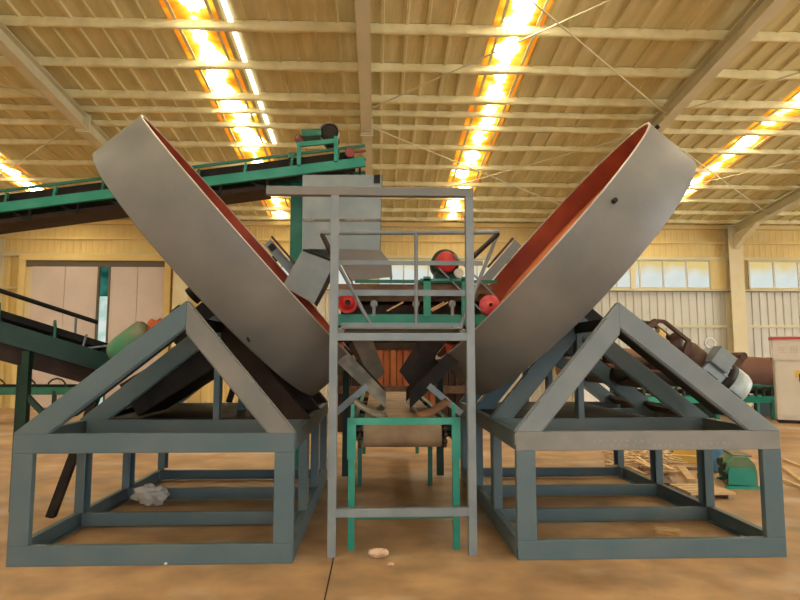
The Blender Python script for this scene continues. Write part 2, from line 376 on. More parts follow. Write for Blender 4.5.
for x in RAFT:
    b = MB(); b.box((x - .24, YB - .30, 0), (x + .24, YB - .27, 5.95)); b.box((x - .24, YB + .04, 0), (x + .24, YB + .07, 5.95)); b.box((x - .02, YB - .27, 0), (x + .02, YB + .05, 5.95))
    b.build('column', 'cream', wall)
    b = MB(); b.plate([(x, YB - 1.6, zroof(YB - 1.6) - .43), (x, YB - .2, zroof(YB) - .43), (x, YB - .2, zroof(YB) - .95)], .18); b.build('haunch', 'cream', wall)
MB().box((DOOR[1] + .1, YB - .05, 3.775), (X1, YB + .0, 3.80)).build('sill_strip', 'shadowsteel', wall)
# window bands, one window between each pair of columns
wn = 0
for xa, xb in ((-4.0, RAFT[3] - .3), (RAFT[3] + .3, RAFT[4] - .3), (6.4, 11.2), (12.55, 17.7)):
    wn += 1
    w = struct(MB().box((xa, YB + .02, 3.86), (xb, YB + .06, 3.93)).box((xa, YB + .02, 4.80), (xb, YB + .06, 4.86)).build('window_%d' % wn, 'beam'), 'band of daylit panes high in the back wall, number %d from the door' % wn)
    n = round((xb - xa) / .80); p = (xb - xa) / n
    pm = bpy.data.meshes.new('pane'); pm.from_pydata([(.02, 0, 0), (p - .02, 0, 0), (p - .02, 0, .88), (.02, 0, .88), (.02, .01, 0), (p - .02, .01, 0), (p - .02, .01, .88), (.02, .01, .88)], [], [(0, 1, 2, 3), (4, 5, 6, 7), (0, 1, 5, 4), (1, 2, 6, 5), (2, 3, 7, 6), (3, 0, 4, 7)]); pm.materials.append(M['pane'])
    mm = MB().box((-.025, -.03, 0), (.025, .03, .90)).build('mullion', 'clad', w); mme = mm.data; bpy.data.objects.remove(mm)
    for k in range(n): child('pane', pm, w, (xa + k * p, YB + .05, 3.92))
    for k in range(n + 1): child('mullion', mme, w, (xa + k * p, YB + .03, 3.91))
MB().box((11.2, YB - .02, 3.86), (11.75, YB + .06, 4.86)).build('foam_panel', 'yfoam', wall)
MB().box((8.46, YB - .05, 3.86), (8.62, YB + .03, 4.86)).build('window_post', 'cream', wall)
# sliding door, two leaves with a glazed gap
d = struct(MB().box((DOOR[0] - .18, YB - .10, 0), (DOOR[0] + .02, YB + .06, 4.72)).box((DOOR[1] - .02, YB - .10, 0), (DOOR[1] + .18, YB + .06, 4.72)).box((DOOR[0] - .18, YB - .12, 4.70), (DOOR[1] + .18, YB + .06, 4.90)).build('door_1', 'yfoam'), 'tall pale pink sliding doors in the back wall, standing slightly ajar')
for a, b in ((DOOR[0] + .22, -8.99), (-8.60, DOOR[1] - .02)):
    n = 2; w = (b - a) / n
    for k in range(n): MB().box((a + k * w + .008, YB - .06, .02), (a + (k + 1) * w - .008, YB, 4.50)).build('door_sheet', 'door', d)
MB().box((DOOR[0] + .02, YB - .05, 4.50), (DOOR[1] - .02, YB + .05, 4.70)).build('track_rail', 'shadowsteel', d)  # rail colour darkened for the shade under the header
MB().box((DOOR[0] + .02, YB + .0, 0), (DOOR[0] + .20, YB + .05, 4.5)).build('door_jamb', 'cream', d)
for x in (-8.97, -8.62): MB().box((x - .03, YB - .08, 0), (x + .03, YB + .04, 4.5)).build('door_edge', 'shadowsteel', d)
MB().box((-8.95, YB + .02, 3.55), (-8.64, YB + .03, 4.5)).build('glass_strip', 'panegreen', d)
MB().box((-8.95, YB + .02, 0), (-8.64, YB + .03, 3.55)).build('glass_strip', 'panepale', d)
# side and front walls, out of view
for nm, x, in (('wall_left', X0), ('wall_right', X1)):
    b = MB(); s = .2 if x > 0 else -.2
    for ya, yb, za, zb in ((YF, -2, 0, 8.4), (10, YB + .3, 0, 8.0), (-2, 10, 4.9, 8.4)): b.box((min(x, x + s), ya, za), (max(x, x + s), yb, zb))
    struct(b.build(nm, 'yfoam'), ('left' if x < 0 else 'right') + ' side wall of the hall with an added opening for the side light')
b = MB().box((X0, YF - .2, 0), (-4.5, YF, 7.1)).box((12.5, YF - .2, 0), (X1, YF, 7.1)).box((-4.5, YF - .2, 5.1), (12.5, YF, 7.1))
struct(b.build('wall_front', 'yfoam'), 'front wall of the hall with a wide open doorway')

# ================================================================== disc granulators
XM = .235
def granulator(s, label):
    P = lambda x, y, z: (XM + s * x, y, z)
    T = thing('disc_granulator', label, 'granulator', (XM + s * 1.97, 6.5, 0))
    xi, xo, xa = .885, 3.065, 1.765; YS = (4.95, 5.95, 7.0, 8.1); h = .15; w = .062; zt = 1.0; za = 2.045
    def ch(name, a, b, hh=h, side=1, up=(0, 0, 1), m='frame', ww=w): return MB().chan(P(*a), P(*b), hh, ww, .010, up, side).build(name, m, T, .005)
    # front and back ring rails, the web outside
    for k, y in enumerate(YS):
        yy = y - .05 if k == 0 else y
        e = 0 if k in (0, 3) else .06
        for z in (h / 2, zt - h / 2):
            sd = -s if k < 3 else s
            ch('front_rail' if k == 0 else 'crossbeam', m='worn' if (k == 0 and z > .5 and s > 0) else 'frame', a=(xi + e, yy + (.0 if k else -.0), z), b=(xo - e, yy, z), hh=h if z > .5 or k == 0 else .12, side=sd)
        for x, o in ((xi, 1), (xo, -1)):
            if k == 0: b = MB().chan(P(x + o * .078, yy, h), P(x + o * .078, yy, zt - h), .156, w, .010, (1, 0, 0), 1)
            else: b = MB().chan(P(x + o * .05, y, h), P(x + o * .05, y, zt - h), .15, .085, .010, (0, 1, 0), -o * s)
            b.build('post', 'frame', T, .005)
    for x, o in ((xi, 1), (xo, -1)):
        for z, nm in ((h / 2, 'side_rail'), (zt - h / 2, 'side_rail')):
            MB().chan(P(x + o * w / 2, YS[0], z), P(x + o * w / 2, YS[3], z), h, w, .010, (0, 0, 1), o * s).build(nm, 'frame', T, .005)
    # A-frames
    for k, y in enumerate(YS):
        hh = .158; yy = y - .05 if k == 0 else y
        # legs: outlines cut level at the feet and mitred at the apex
        a = V((xa, 0, za))
        for xf in (xo, xi):
            sg = 1 if xf > xa else -1
            f0 = V((xf, 0, zt)); dv = (f0 - a).normalized(); t = hh / (-dv.z) * 1.0
            run = hh / abs(dv.z)                       # horizontal width of the leg
            apin = V((xa, 0, za - hh / abs(dv.x)))      # inner mitre point
            pts = [a, f0, V((xf - sg * run, 0, zt)), apin]
            b = MB(); m_ = 'legpale' if k == 0 and s > 0 else ('steel' if k == 0 else 'dkbrown' if s < 0 else 'frame') if sg < 0 else 'frame'  # left rear inner legs take dark brown in place of shadow
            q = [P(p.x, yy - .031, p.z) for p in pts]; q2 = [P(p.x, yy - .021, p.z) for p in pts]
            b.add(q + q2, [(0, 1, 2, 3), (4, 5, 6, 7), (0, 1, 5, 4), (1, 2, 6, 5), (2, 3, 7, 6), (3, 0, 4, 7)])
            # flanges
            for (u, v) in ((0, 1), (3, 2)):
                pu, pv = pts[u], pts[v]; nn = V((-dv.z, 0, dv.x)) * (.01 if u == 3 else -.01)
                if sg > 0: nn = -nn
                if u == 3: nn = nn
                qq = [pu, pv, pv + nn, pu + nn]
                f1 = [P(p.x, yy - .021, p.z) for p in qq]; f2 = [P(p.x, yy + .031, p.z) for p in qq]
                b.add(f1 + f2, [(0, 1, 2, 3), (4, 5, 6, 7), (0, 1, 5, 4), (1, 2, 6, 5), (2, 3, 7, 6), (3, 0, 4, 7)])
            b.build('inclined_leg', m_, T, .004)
        if k: MB().bar(P(xa + .01, y, zt), P(xa + .01, y, za - .20), .12, .055, (1, 0, 0)).build('king_post', 'frame', T)
    # ties between the A-frames
    ch('ridge_tie', (xa, YS[0], za - .16), (xa, YS[3], za - .16), .10, s, m='dark')
    for t in (.30, .62, .9):
        x = xa + (xo - xa) * t; z = za + (zt - za) * t - .07
        MB().bar(P(x, YS[1] + .035, z), P(x, YS[3], z), .12, .05, (s * .62, 0, .78)).build('drive_crossbeam', 'dark', T)
    # pan: axis tilted, mouth turned towards the middle of the hall
    tl = R(48.93); ax = V((-s * math.sin(tl), 0, math.cos(tl)))
    c = V((.21 + s * 1.978, 6.5, 2.441)); RR, H = 1.667, .58
    prof = [(0, 0), (RR - .02, 0), (RR, .012), (RR, H)]
    pan = MB().lathe(c, ax, prof, 96).build('pan', 'pan', T)
    MB().lathe(c, ax, [(RR, H - .001), (RR + .004, H), (RR + .004, H + .012), (RR - .016, H + .012), (RR - .016, H)], 96).build('rim_lip', 'lip', pan)
    MB().lathe(c, ax, [(RR - .016, .03), (RR - .016, H)], 96).build('pan_lining', 'primer', pan)
    MB().lathe(c, ax, [(0, .34), (RR - .017, .34)], 96).build('pan_floor', 'rust', pan)
    dn = V((s * -math.cos(tl), 0, -math.sin(tl)))      # down the slope
    def onrim(ang, t, dr=0): return c + (dn * math.cos(ang) + V((0, -1, 0)) * math.sin(ang)) * (RR + dr) + ax * t
    if s > 0:
        for ang, t in ((R(97), .46), (R(150), .50), (R(160), .10)):
            e = onrim(ang, t) - (c + ax * t); e.normalize()
            MB().cyl(onrim(ang, t), onrim(ang, t, .035), .022, 10).build('lug', 'dark', pan)
    else:
        MB().cyl(onrim(R(55), .06), onrim(R(55), .06, .06), .010, 8).build('lug', 'dark', pan)
    # back of the pan: hub, gear, bearing, gearbox
    MB().lathe(c, -ax, [(0, 0), (.30, 0), (.30, .05), (.10, .07), (.10, .30), (0, .30)], 40).build('hub', 'dark', T)
    gr = MB()
    n = 48; pr = []
    for i in range(n * 4):
        r_ = .34 if (i % 4) in (0, 1) else .31; a_ = 2 * math.pi * i / (n * 4); pr.append((r_ * math.cos(a_), r_ * math.sin(a_)))
    gr.prof(c - ax * .055, c - ax * .10, pr, (0, 1, 0)); gr.build('gear_ring', 'dark', T)
    o = c - ax * .62
    cg = V((s * -.187, 0, -.235)); gb = MB().bar(c + cg - ax * .22, c + cg - ax * .70, .30, .30, (0, 1, 0)); gb.build('gearbox', 'dark', T, .02)
    # drive on the outer slope
    d = (V((xo, 0, zt)) - V((xa, 0, za))).normalized(); nrm = V((-d.z, 0, d.x))
    def D(t, off, y):                                  # along the outer leg from the apex, off above it
        p = V((xa, 0, za)) + d * t + nrm * off; return V(P(p.x, y, p.z))
    U = V((s * nrm.x, 0, nrm.z))
    MB().bar(D(.30, .0, 5.42), D(1.55, .0, 5.42), .50, .025, U).build('drive_base', 'dark', T)
    if s > 0:
        q = MB()                                       # belt guard: open bent frame
        for yg in (5.20, 5.44):
            q.bar(D(.40, .02, yg), D(.44, .19, yg), .05, .05, (0, 1, 0)); q.bar(D(.44, .19, yg), D(.50, .23, yg), .05, .03, U); q.bar(D(.50, .23, yg), D(.78, .23, yg), .05, .025, U); q.bar(D(.78, .23, yg), D(.84, .04, yg), .05, .04, (0, 1, 0))
        q.bar(D(.41, .02, 5.32), D(.45, .19, 5.32), .015, .24, (0, 1, 0))
        q.build('belt_guard', 'brown', T)
        MB().cyl(D(.55, .12, 5.36), D(.62, .12, 5.36), .085, 20).cyl(D(.62, .12, 5.36), D(.70, .12, 5.36), .05, 16).build('coupling', 'ywood', T)
        MB().lathe(D(.70, .16, 5.36), D(1, 0, 0) - D(0, 0, 0), [(0, 0), (.13, 0), (.13, .05), (.09, .07), (.09, .14), (.14, .18), (.14, .30), (.10, .33), (0, .33)], 24).build('gear_reducer', 'brown', T)
        mo = MB().cyl(D(1.02, .19, 5.36), D(1.26, .19, 5.36), .165, 28)
        mo = mo.build('motor', 'motor', T)
        for i in range(7):
            a_ = math.pi * (i / 6) ; e = U * math.sin(a_) + V((0, -1, 0)) * math.cos(a_)
            MB().bar(D(1.03, .19, 5.36) + e * .17, D(1.22, .19, 5.36) + e * .17, .012, .03, e).build('cooling_fin', 'motor', mo)
        MB().lathe(D(1.22, .19, 5.36), D(1, 0, 0) - D(0, 0, 0), [(.166, 0), (.182, .0), (.182, .075), (.166, .075)], 28).build('vent_ring', 'dark', mo)
        MB().lathe(D(1.295, .19, 5.36), D(1, 0, 0) - D(0, 0, 0), [(.166, 0), (.18, 0), (.18, .12), (.165, .165), (.12, .19), (0, .20)], 28).build('fan_cover', 'motor', mo)
        MB().bar(D(1.0, .27, 5.19), D(1.17, .27, 5.19), .14, .17, U).build('terminal_box', 'galv', mo, .01)
        b = MB().tube([D(1.02, .41 + .045 * math.sin(a_), 5.40) + (D(1, 0, 0) - D(0, 0, 0)) * (.05 * math.cos(a_)) for a_ in [i * math.pi / 5 for i in range(11)]], .010, 6); b.build('lifting_eye', 'white', mo)
        for t in (1.02, 1.28): MB().bar(D(t, .045, 5.18), D(t + .11, .045, 5.18), .16, .09, U).build('motor_foot', 'black', T)
    else:
        MB().lathe(D(.50, .13, 5.36), D(1, 0, 0) - D(0, 0, 0), [(0, 0), (.10, 0), (.128, .03), (.132, .26), (.125, .34), (.09, .38), (0, .39)], 28).build('motor', 'dustgreen', T)
        MB().lathe(D(.36, .12, 5.36), D(1, 0, 0) - D(0, 0, 0), [(0, 0), (.04, 0), (.04, .05), (.08, .06), (.08, .10), (.04, .11), (.04, .14), (0, .14)], 20).build('coupling', 'orange', T)
        MB().lathe(D(.16, .07, 5.36), D(1, 0, 0) - D(0, 0, 0), [(0, 0), (.08, 0), (.08, .10), (.05, .12), (.05, .20), (0, .20)], 20).build('gear_reducer', 'brown', T)
        MB().bar(D(.56, .03, 5.3), D(.90, .03, 5.3), .30, .06, U).build('motor_foot', 'black', T)
    MB().bar(D(.35, .07, 7.55), D(1.30 if s < 0 else 1.0, .07, 7.55), 1.1 if s < 0 else .7, .02, U).build('dark_filler_plate', 'dark', T)  # dark plate added to fill the shaded space under the pan
    t0, t1, o0 = (.12, 1.25, -.46) if s < 0 else (.55, 1.15, -.34)
    if s < 0: MB().bar(D(t0, (o0 - .01) / 2, 6.47), D(t1, (o0 * .45 - .01) / 2, 6.47), .82, abs(o0) * .8, U).build('dark_filler_box', 'dark', T, .02)  # dark box added to blacken the space behind the second legs
    if s > 0:
        MB().cyl(at(604, 358, 6.5), at(688, 366, 6.5), .055, 16).build('drive_shaft', 'brown', T)
        MB().cyl(at(612, 374, 6.7), at(690, 381, 6.7), .075, 16).build('drive_shaft', 'dark', T)
        MB().cyl(at(648, 361, 6.5), at(660, 362, 6.5), .09, 18).build('bearing', 'brown', T)
    MB().box(P(xi + .08, 6.05, zt - .012), P(xo - .08 if s < 0 else 2.5, 8.05, zt)).build('deck_or_shade_plate', 'dark', T)  # dark sheet added to stand for the shade inside the frame
    # scraper beam across the far side of the mouth
    for off, mm_, nm in ((.10, 'sheet', 'scraper_beam'),):
        p0 = c + ax * (H + off) + dn * -.30 + V((0, 1.35, 0)); p1 = c + ax * (H + off) + dn * (.50 if s < 0 else .66) + V((0, 1.35, 0))
        sb = MB().chan(p0, p1, .12, .10, .012, ax, 1).build(nm, mm_, T)
        MB().bar(p0 + ax * .09, p0 + dn * .5 + ax * .09, .12, .03, ax).build('scraper_mount', 'brown', sb)
        MB().bar(p0 + dn * .1, p0 + dn * .1 + V((0, .42, 0)) , .08, .08, ax).bar(p0 + dn * .1 + V((0, .40, 0)), P(2.2, 8.16, 1.0), .08, .08).build('scraper_arm', 'dark', sb)
    return T
GL = granulator(-1, 'left grey disc granulator, its tilted pan facing right, with a green motor')
GR = granulator(1, 'right grey disc granulator, its tilted pan facing left, with a pale blue motor')
# chalk marks on the front rail of the right machine
for x, z, n, st in ((1.52, .925, 9, .055), (1.60, .885, 5, .06), (2.02, .885, 6, .045), (2.34, .90, 7, .05)):
    b = MB()
    for i in range(n):
        a = x + i * st + random.uniform(-.01, .01)
        b.box((XM + a, 4.8685, z - .012), (XM + a + .004, 4.8688, z + .016))
        if i % 2: b.box((XM + a, 4.8685, z), (XM + a + st * .5, 4.8688, z + .004))
    b.build('chalk_mark', 'chalk', GR)['kind'] = 'stuff'

# ================================================================== discharge chutes, one under each pan
def chute(s, label):
    P = lambda x, y, z: V((.21 + s * x, y, z))
    T = thing('discharge_chute', label, 'chute', (.21 + s * .3, 6.4, 1.02), 'discharge chutes over the green belt')
    a0, a1 = (.60, 1.655), (.12, 1.20)                  # floor line from the rim down to the belt
    yn, yf = 5.95, 6.95; hh = .15
    fl_ = [P(a0[0], yn, a0[1] - .10), P(a0[0], yf, a0[1] - .10), P(a1[0], yf - .15, a1[1] - .10), P(a1[0], yn + .1, a1[1] - .10)]
    MB().plate(fl_, .008).build('chute_floor', 'dustsheet', T)
    for y, dy, nm in ((yn, .1, 'chute_side'), (yf, -.15, 'chute_side')):
        u = .12
        q = [P(a0[0], y, a0[1] - .11), P(a1[0], y + dy, a1[1] - .11), P(a1[0] + u * .0, y + dy, a1[1] + .05), P(a0[0] - .02, y, a0[1] + .08)]
        MB().plate(q, .010).build(nm, 'dustsheet' if y == yn and s < 0 else 'dark', T)
    q = [P(a1[0] + .02, yn + .1, a1[1] - .12), P(a1[0] + .02, yf - .15, a1[1] - .12), P(a1[0] + .10, yf - .15, 1.03), P(a1[0] + .10, yn + .1, 1.03)]
    MB().plate(q, .008).build('chute_lip', 'dustsheet', T)
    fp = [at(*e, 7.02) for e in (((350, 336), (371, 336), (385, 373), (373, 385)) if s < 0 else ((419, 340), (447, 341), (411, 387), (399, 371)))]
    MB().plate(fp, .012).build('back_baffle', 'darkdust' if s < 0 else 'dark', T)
    MB().bar(P(.30, 5.93, 1.32), P(.62, 5.93, 1.05), .05, .06).build('chute_bracket', 'galv', T)
    return T
chute(-1, 'dusty steel discharge chute under the left pan, sloping onto the belt')
chute(1, 'dusty steel discharge chute under the right pan, sloping onto the belt')

# ================================================================== belt conveyor under the chutes
T = thing('belt_conveyor', 'low belt conveyor with bright green frame and dusty belt between the granulators', 'conveyor', (.23, 7.3, 0))
cl, cr_, y0, y1 = -.21, .675, 5.2, 10.2
for x in (cl, cr_):
    MB().bar((x, y0, 0), (x, y0, 1.08), .055, .06, (0, 1, 0)).build('leg', 'teal', T)
    MB().bar((x, y1, 0), (x, y1, .95), .055, .06, (0, 1, 0)).build('leg', 'green', T)
    MB().bar((x, 7.7, 0), (x, 7.7, .95), .055, .06, (0, 1, 0)).build('leg', 'green', T)
    MB().chan((x, y0 + .03, .95), (x, y1, .95), .12, .05, .008, (0, 0, 1), 1 if x < 0 else -1).build('side_channel', 'green', T)
    MB().box((x - .037, y0 - .045, .745), (x + .037, y0 - .03, 1.085)).build('tail_guard', 'teal', T)
    MB().bar((x, y0 + .12, 1.0), (x, y0 + .12, 1.19), .03, .03, (0, 1, 0)).build('bracket', 'teal', T)
MB().bar((cl - .037, y0 - .02, 1.057), (cr_ + .037, y0 - .02, 1.057), .05, .055).build('front_bar', 'teal', T)
MB().bar((cl, y0, .29), (cr_, y0, .29), .05, .08).build('tie_bar', 'green', T)
# belt loop round the tail drum
dy, dz, dr = y0 + .26, .915, .115; pts = []
for i in range(13):
    a = R(90 + 180 * i / 12); pts.append((dy + dr * math.cos(a), dz + dr * math.sin(a)))
ye = y1 - .2; prof = [(ye, dz + dr)] + pts + [(ye, dz - dr)]
for i in range(1, 12):
    a = R(-90 + 180 * i / 12); prof.append((ye + dr * math.cos(a), dz + dr * math.sin(a)))
b = MB(); n = len(prof); bl, br = -.115, .575
b.add([(bl, y, z) for y, z in prof] + [(br, y, z) for y, z in prof], [(i, (i + 1) % n, n + (i + 1) % n, n + i) for i in range(n)], True)
b.build('belt', 'beltdust', T)
MB().cyl((bl + .01, dy, dz), (br - .01, dy, dz), .10, 24).build('tail_drum', 'dark', T)
MB().cyl((cl, dy, dz), (cr_, dy, dz), .025, 12).build('drum_shaft', 'dark', T)
for x in (bl - .035, br + .035):
    b = MB()
    for i in range(12):
        a = 2 * math.pi * i / 12; b.cyl((x - .014, dy + .105 * math.cos(a), dz + .105 * math.sin(a)), (x + .014, dy + .105 * math.cos(a), dz + .105 * math.sin(a)), .018, 8)
    b.cyl((x - .008, dy, dz), (x + .008, dy, dz), .09, 20); b.build('drum_bolts', 'brown', T)
for y in (6.2, 7.2, 8.2, 9.2): MB().cyl((cl, y, .965), (cr_, y, .965), .03, 10).build('idler_roller', 'dark', T)
for s, mm_ in ((-1, 'dustsheet'), (1, 'dullrust')):
    b = MB(); vs = []; n = 8
    for j, y in enumerate((5.42, 5.80)):
        for i in range(n):
            t = i / (n - 1); vs.append((.23 + s * (.13 + .30 * t), y, 1.055 + .02 * j + .14 * t ** 1.7))
    b.add(vs, [(i, i + 1, n + i + 1, n + i) for i in range(n - 1)], True); o = b.build('belt_skirt', mm_, T)
    q = o.modifiers.new('thick', 'SOLIDIFY'); q.thickness = .012

# ================================================================== grey portal stand with guard rail
T = thing('inspection_stand', 'grey square-tube portal stand with guard rail in front of the feed belt', 'steel stand', (.22, 5.05, 0))
yp = 5.03
for x in (-.36, .785): MB().bar((x, yp, 0), (x, yp, 2.9675), .068, .068, (0, 1, 0)).build('post', 'galv', T, .004)
MB().bar((-.94, yp, 3.005), (.82, yp, 3.005), .068, .075).build('top_beam', 'steel', T, .004)
for z in (.342, 1.768): MB().bar((-.326, yp, z), (.751, yp, z), .06, .066).build('crossbar', 'galv', T, .004)
yr = 5.6
for x in (-.30, .725): MB().bar((x, yp + .03, 1.80), (x, yr, 1.86), .05, .06).build('side_bearer', 'steel', T)
MB().bar((-.33, yr, 1.875), (.80, yr, 1.875), .05, .085).build('deck_beam', 'galv', T)
MB().box((-.30, yp + .04, 1.838), (.73, yr - .03, 1.85)).build('deck_or_shade_plate', 'steel', T)
MB().cyl((-.53, yr, 2.765), (1.16, yr, 2.785), .021, 12).build('hand_rail', 'galv', T)
MB().bar((-.36, yr, 2.485), (1.0, yr, 2.485), .02, .042).build('mid_rail', 'galv', T)
MB().bar((-.40, yr, 2.20), (.83, yr, 2.20), .02, .055).build('mid_rail', 'galv', T)
for a, b in (((-.52, yr, 2.75), (-.06, yr, 1.90)), ((1.15, yr, 2.775), (.79, yr, 1.90)), ((.367, yr, 2.77), (.367, yr, 1.90))):
    MB().cyl(a, b, .018, 12).build('rail_post', 'galv', T)
for a, b in (((-.52, yr, 2.75), (-.36, yp + .03, 2.42)), ((1.15, yr, 2.77), (.785, yp + .03, 2.42))): MB().bar(a, b, .035, .03).build('rail_brace', 'dark', T)
MB().bar((-.78, yp, 2.97), (-.36, yp, 2.45), .03, .03).bar((-.5,yp,2.6),(-.36,yp,2.43),.03,.03) if 0 else None

# ================================================================== hopper with two outlet legs
T = thing('feed_hopper', 'grey sheet-steel hopper splitting into two chutes above the feed belt', 'hopper', (-.4, 7.8, 2.5))
yn, yf = 7.6, 8.4
def q4(pts, name, m='sheet', t=.012): return MB().plate(pts, t).build(name, m, T)
TL, TR, BL, BR = at(303, 175, yn), at(382, 175, yn), at(303, 249, yn), at(380, 250, yn)
def box_of(front, name, m='sheet', yb=yf, t=.012):
    n = len(front); b = MB()
    for i in range(n):
        p, q = front[i], front[(i + 1) % n]
        yield p, q
body = MB().plate([TL, TR, BR, BL], .012); body.build('hopper_front', 'sheet', T)
bk = lambda p: V((p.x, yf, p.z))
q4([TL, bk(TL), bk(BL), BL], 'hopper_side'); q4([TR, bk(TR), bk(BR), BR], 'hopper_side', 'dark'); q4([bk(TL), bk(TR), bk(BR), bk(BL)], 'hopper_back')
MB().bar(at(303, 220, yn - .012), at(381, 220, yn - .012), .01, .03).build('stiffener', 'dustsheet', T)
MB().bar(at(377, 175, yn - .02), at(377, 183, yn - .02), .08, .02, (0,1,0)).build('hinge_lug', 'dark', T)
# right outlet: shoulder, then a straight leg
mid = at(334, 262, yn); a, b_, c_, d_ = at(335, 249, yn), BR, at(391, 264, yn), at(341, 264, yn)
q4([a, b_, c_, d_], 'outlet_shoulder', 'steel'); e_, f_ = at(392, 277, yn), at(352, 281, yn)
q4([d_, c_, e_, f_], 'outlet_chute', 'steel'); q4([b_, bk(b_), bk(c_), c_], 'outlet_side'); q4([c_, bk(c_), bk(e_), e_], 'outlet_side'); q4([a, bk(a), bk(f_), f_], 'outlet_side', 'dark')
# left outlet, sloping into the left pan
lt, rt, lb, rb = at(303, 250, yn), at(335, 262, yn), at(283, 286, yn), at(314, 304, yn)
dl = lambda p, k: V((p.x, yn + k, p.z))
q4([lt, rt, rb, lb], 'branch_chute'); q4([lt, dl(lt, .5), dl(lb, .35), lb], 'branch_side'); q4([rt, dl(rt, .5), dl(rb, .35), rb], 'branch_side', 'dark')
MB().bar(lt + V((0, -.012, 0)), rt + V((0, -.012, 0)), .01, .025).build('flange', 'dark', T)

# ================================================================== feed belt across, above the pans
T = thing('feed_conveyor', 'short green belt conveyor with red pulleys across the gap between the pans', 'conveyor', (.3, 7.7, 0))
yb = 7.35; yw = 7.95
zb = at(400, 320, yb).z; xl, xr = -.575, 1.46
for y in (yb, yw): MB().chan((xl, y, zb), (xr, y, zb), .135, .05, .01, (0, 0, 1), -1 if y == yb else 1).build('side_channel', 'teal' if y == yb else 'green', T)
zt = at(400, 284, yb).z
MB().box((xl + .1, yb + .02, at(400, 292, yb).z - .02), (xr - .02, yb + .03, zt)).build('side_board', 'belttan', T)
MB().box((xl + .1, yw - .03, at(400, 292, yb).z - .02), (xr - .02, yw - .02, zt)).build('side_board', 'belttan', T)
MB().box((xl + .3, yb - .01, at(400, 283, yb).z), (xr + .03, yb + .03, at(400, 283, yb).z + .04)).build('top_rail', 'green', T)
zbelt = at(400, 301, yb).z
MB().box((xl + .1, yw - .06, zb), (xr - .1, yw - .04, zt)).build('back_board', 'belttan', T)
pz, pr_ = zbelt - .09, .09
loop = [(xr - .12, pz + pr_)]
for i in range(1, 9): a = R(90 - 180 * i / 9); loop.append((xr - .12 + pr_ * math.cos(a), pz + pr_ * math.sin(a)))
loop += [(xr - .12, pz - pr_), (xl + .12, pz - pr_)]
for i in range(1, 9): a = R(-90 - 180 * i / 9); loop.append((xl + .12 + pr_ * math.cos(a), pz + pr_ * math.sin(a)))
loop.append((xl + .12, pz + pr_)); n = len(loop)
MB().add([(x, yb + .05, z) for x, z in loop] + [(x, yw - .05, z) for x, z in loop], [(i, (i + 1) % n, n + (i + 1) % n, n + i) for i in range(n)], True).build('belt', 'black', T)
for px in (374, 416, 452):
    p = at(px, 304, yb); MB().cyl((p.x, yb - .03, p.z), (p.x, yb + .05, p.z), .045, 16).bar((p.x, yb - .02, p.z - .02), (p.x, yb - .02, zb + .05), .04, .02, (0, 1, 0)).build('idler_bearing', 'galv', T)
for px in (395, 436, 440):
    p = at(px, 307, yb); MB().bar((p.x - .1, yb - .0, p.z - .05), (p.x + .1, yb - .0, p.z + .06), .03, .02).build('tension_spring', 'wood', T)
p = at(348, 303, yb - .06); MB().lathe(p, (0, -1, 0), [(.13, .05), (.13, 0), (.10, .01), (.06, .01), (.06, .07), (0, .07)], 28).build('tail_bearing', 'red', T)
MB().cyl((p.x, yb - .11, p.z), (p.x, yb - .145, p.z), .035, 16).build('shaft_end', 'dark', T)
p = at(490, 305, yb - .05); PR = p
MB().lathe(p, (0, -1, 0), [(.125, -.06), (.125, 0), (.105, .015), (.06, .01), (.035, .04), (0, .04)], 28).build('drive_pulley', 'pink', T)
MB().cyl((p.x, p.y - .03, p.z), (p.x, p.y - .055, p.z), .022, 12).build('shaft_end', 'dark', T)
# stand and motor with its pulley
for px in (427, 465):
    p = at(px, 300, yb - .03); MB().box((p.x - .045, yb - .05, zb + .05), (p.x + .045, yb - .03, at(427, 277, yb).z)).build('motor_post', 'teal', T)
pa, pb = at(420, 279, yb), at(468, 279, yb)
MB().box((pa.x, yb - .05, pa.z - .03), (pb.x, yb + .45, pa.z)).build('motor_plate', 'teal', T)
pm_ = at(446, 262, yb)
MB().lathe((pm_.x, yb + .05, pm_.z), (0, 1, 0), [(0, 0), (.15, 0), (.175, .02), (.175, .30), (.13, .36), (0, .37)], 28).build('motor', 'dgreen', T)
MB().box((pm_.x - .13, yb + .06, pa.z), (pm_.x + .13, yb + .32, pm_.z - .06)).build('motor_foot', 'dgreen', T)
MB().lathe((pm_.x, yb - .03, pm_.z), (0, 1, 0), [(0, -.01), (.04, -.01), (.05, 0), (.11, 0), (.13, .015), (.13, .07), (0, .07)], 28).build('motor_pulley', 'red', T)
for k in (-1, 1):
    dd = (PR - pm_).normalized(); nn = V((-dd.z, 0, dd.x)); A = V((pm_.x, yb + .005 - .04, pm_.z)) + nn * (.125 * k); B = V((PR.x, yb - .035, PR.z)) + nn * (.125 * k)
    MB().bar(A, B, .03, .018, nn).build('drive_belt', 'galv', T)
p = at(459, 273, yb); MB().cyl((p.x, yb, p.z), (p.x, yb + .2, p.z), .06, 16).build('gear_case', 'white', T)
for x in (-.42, .87):
    MB().bar((x, 8.35, 0), (x, 8.35, zb - .05), .09, .09, (0, 1, 0)).build('leg', 'dgreen', T)
    MB().bar((x, yb + .02, zb - .115), (x, 8.40, zb - .115), .08, .09).build('cantilever', 'dgreen', T)
MB().bar((-.42, 8.35, .5), (.87, 8.35, .5), .06, .06).build('tie_bar', 'green', T)
MB().bar((xl + .05, yb + .3, zb - .19), (xr - .1, yb + .3, zb - .19), .5, .16).build('return_belt', 'black', T)

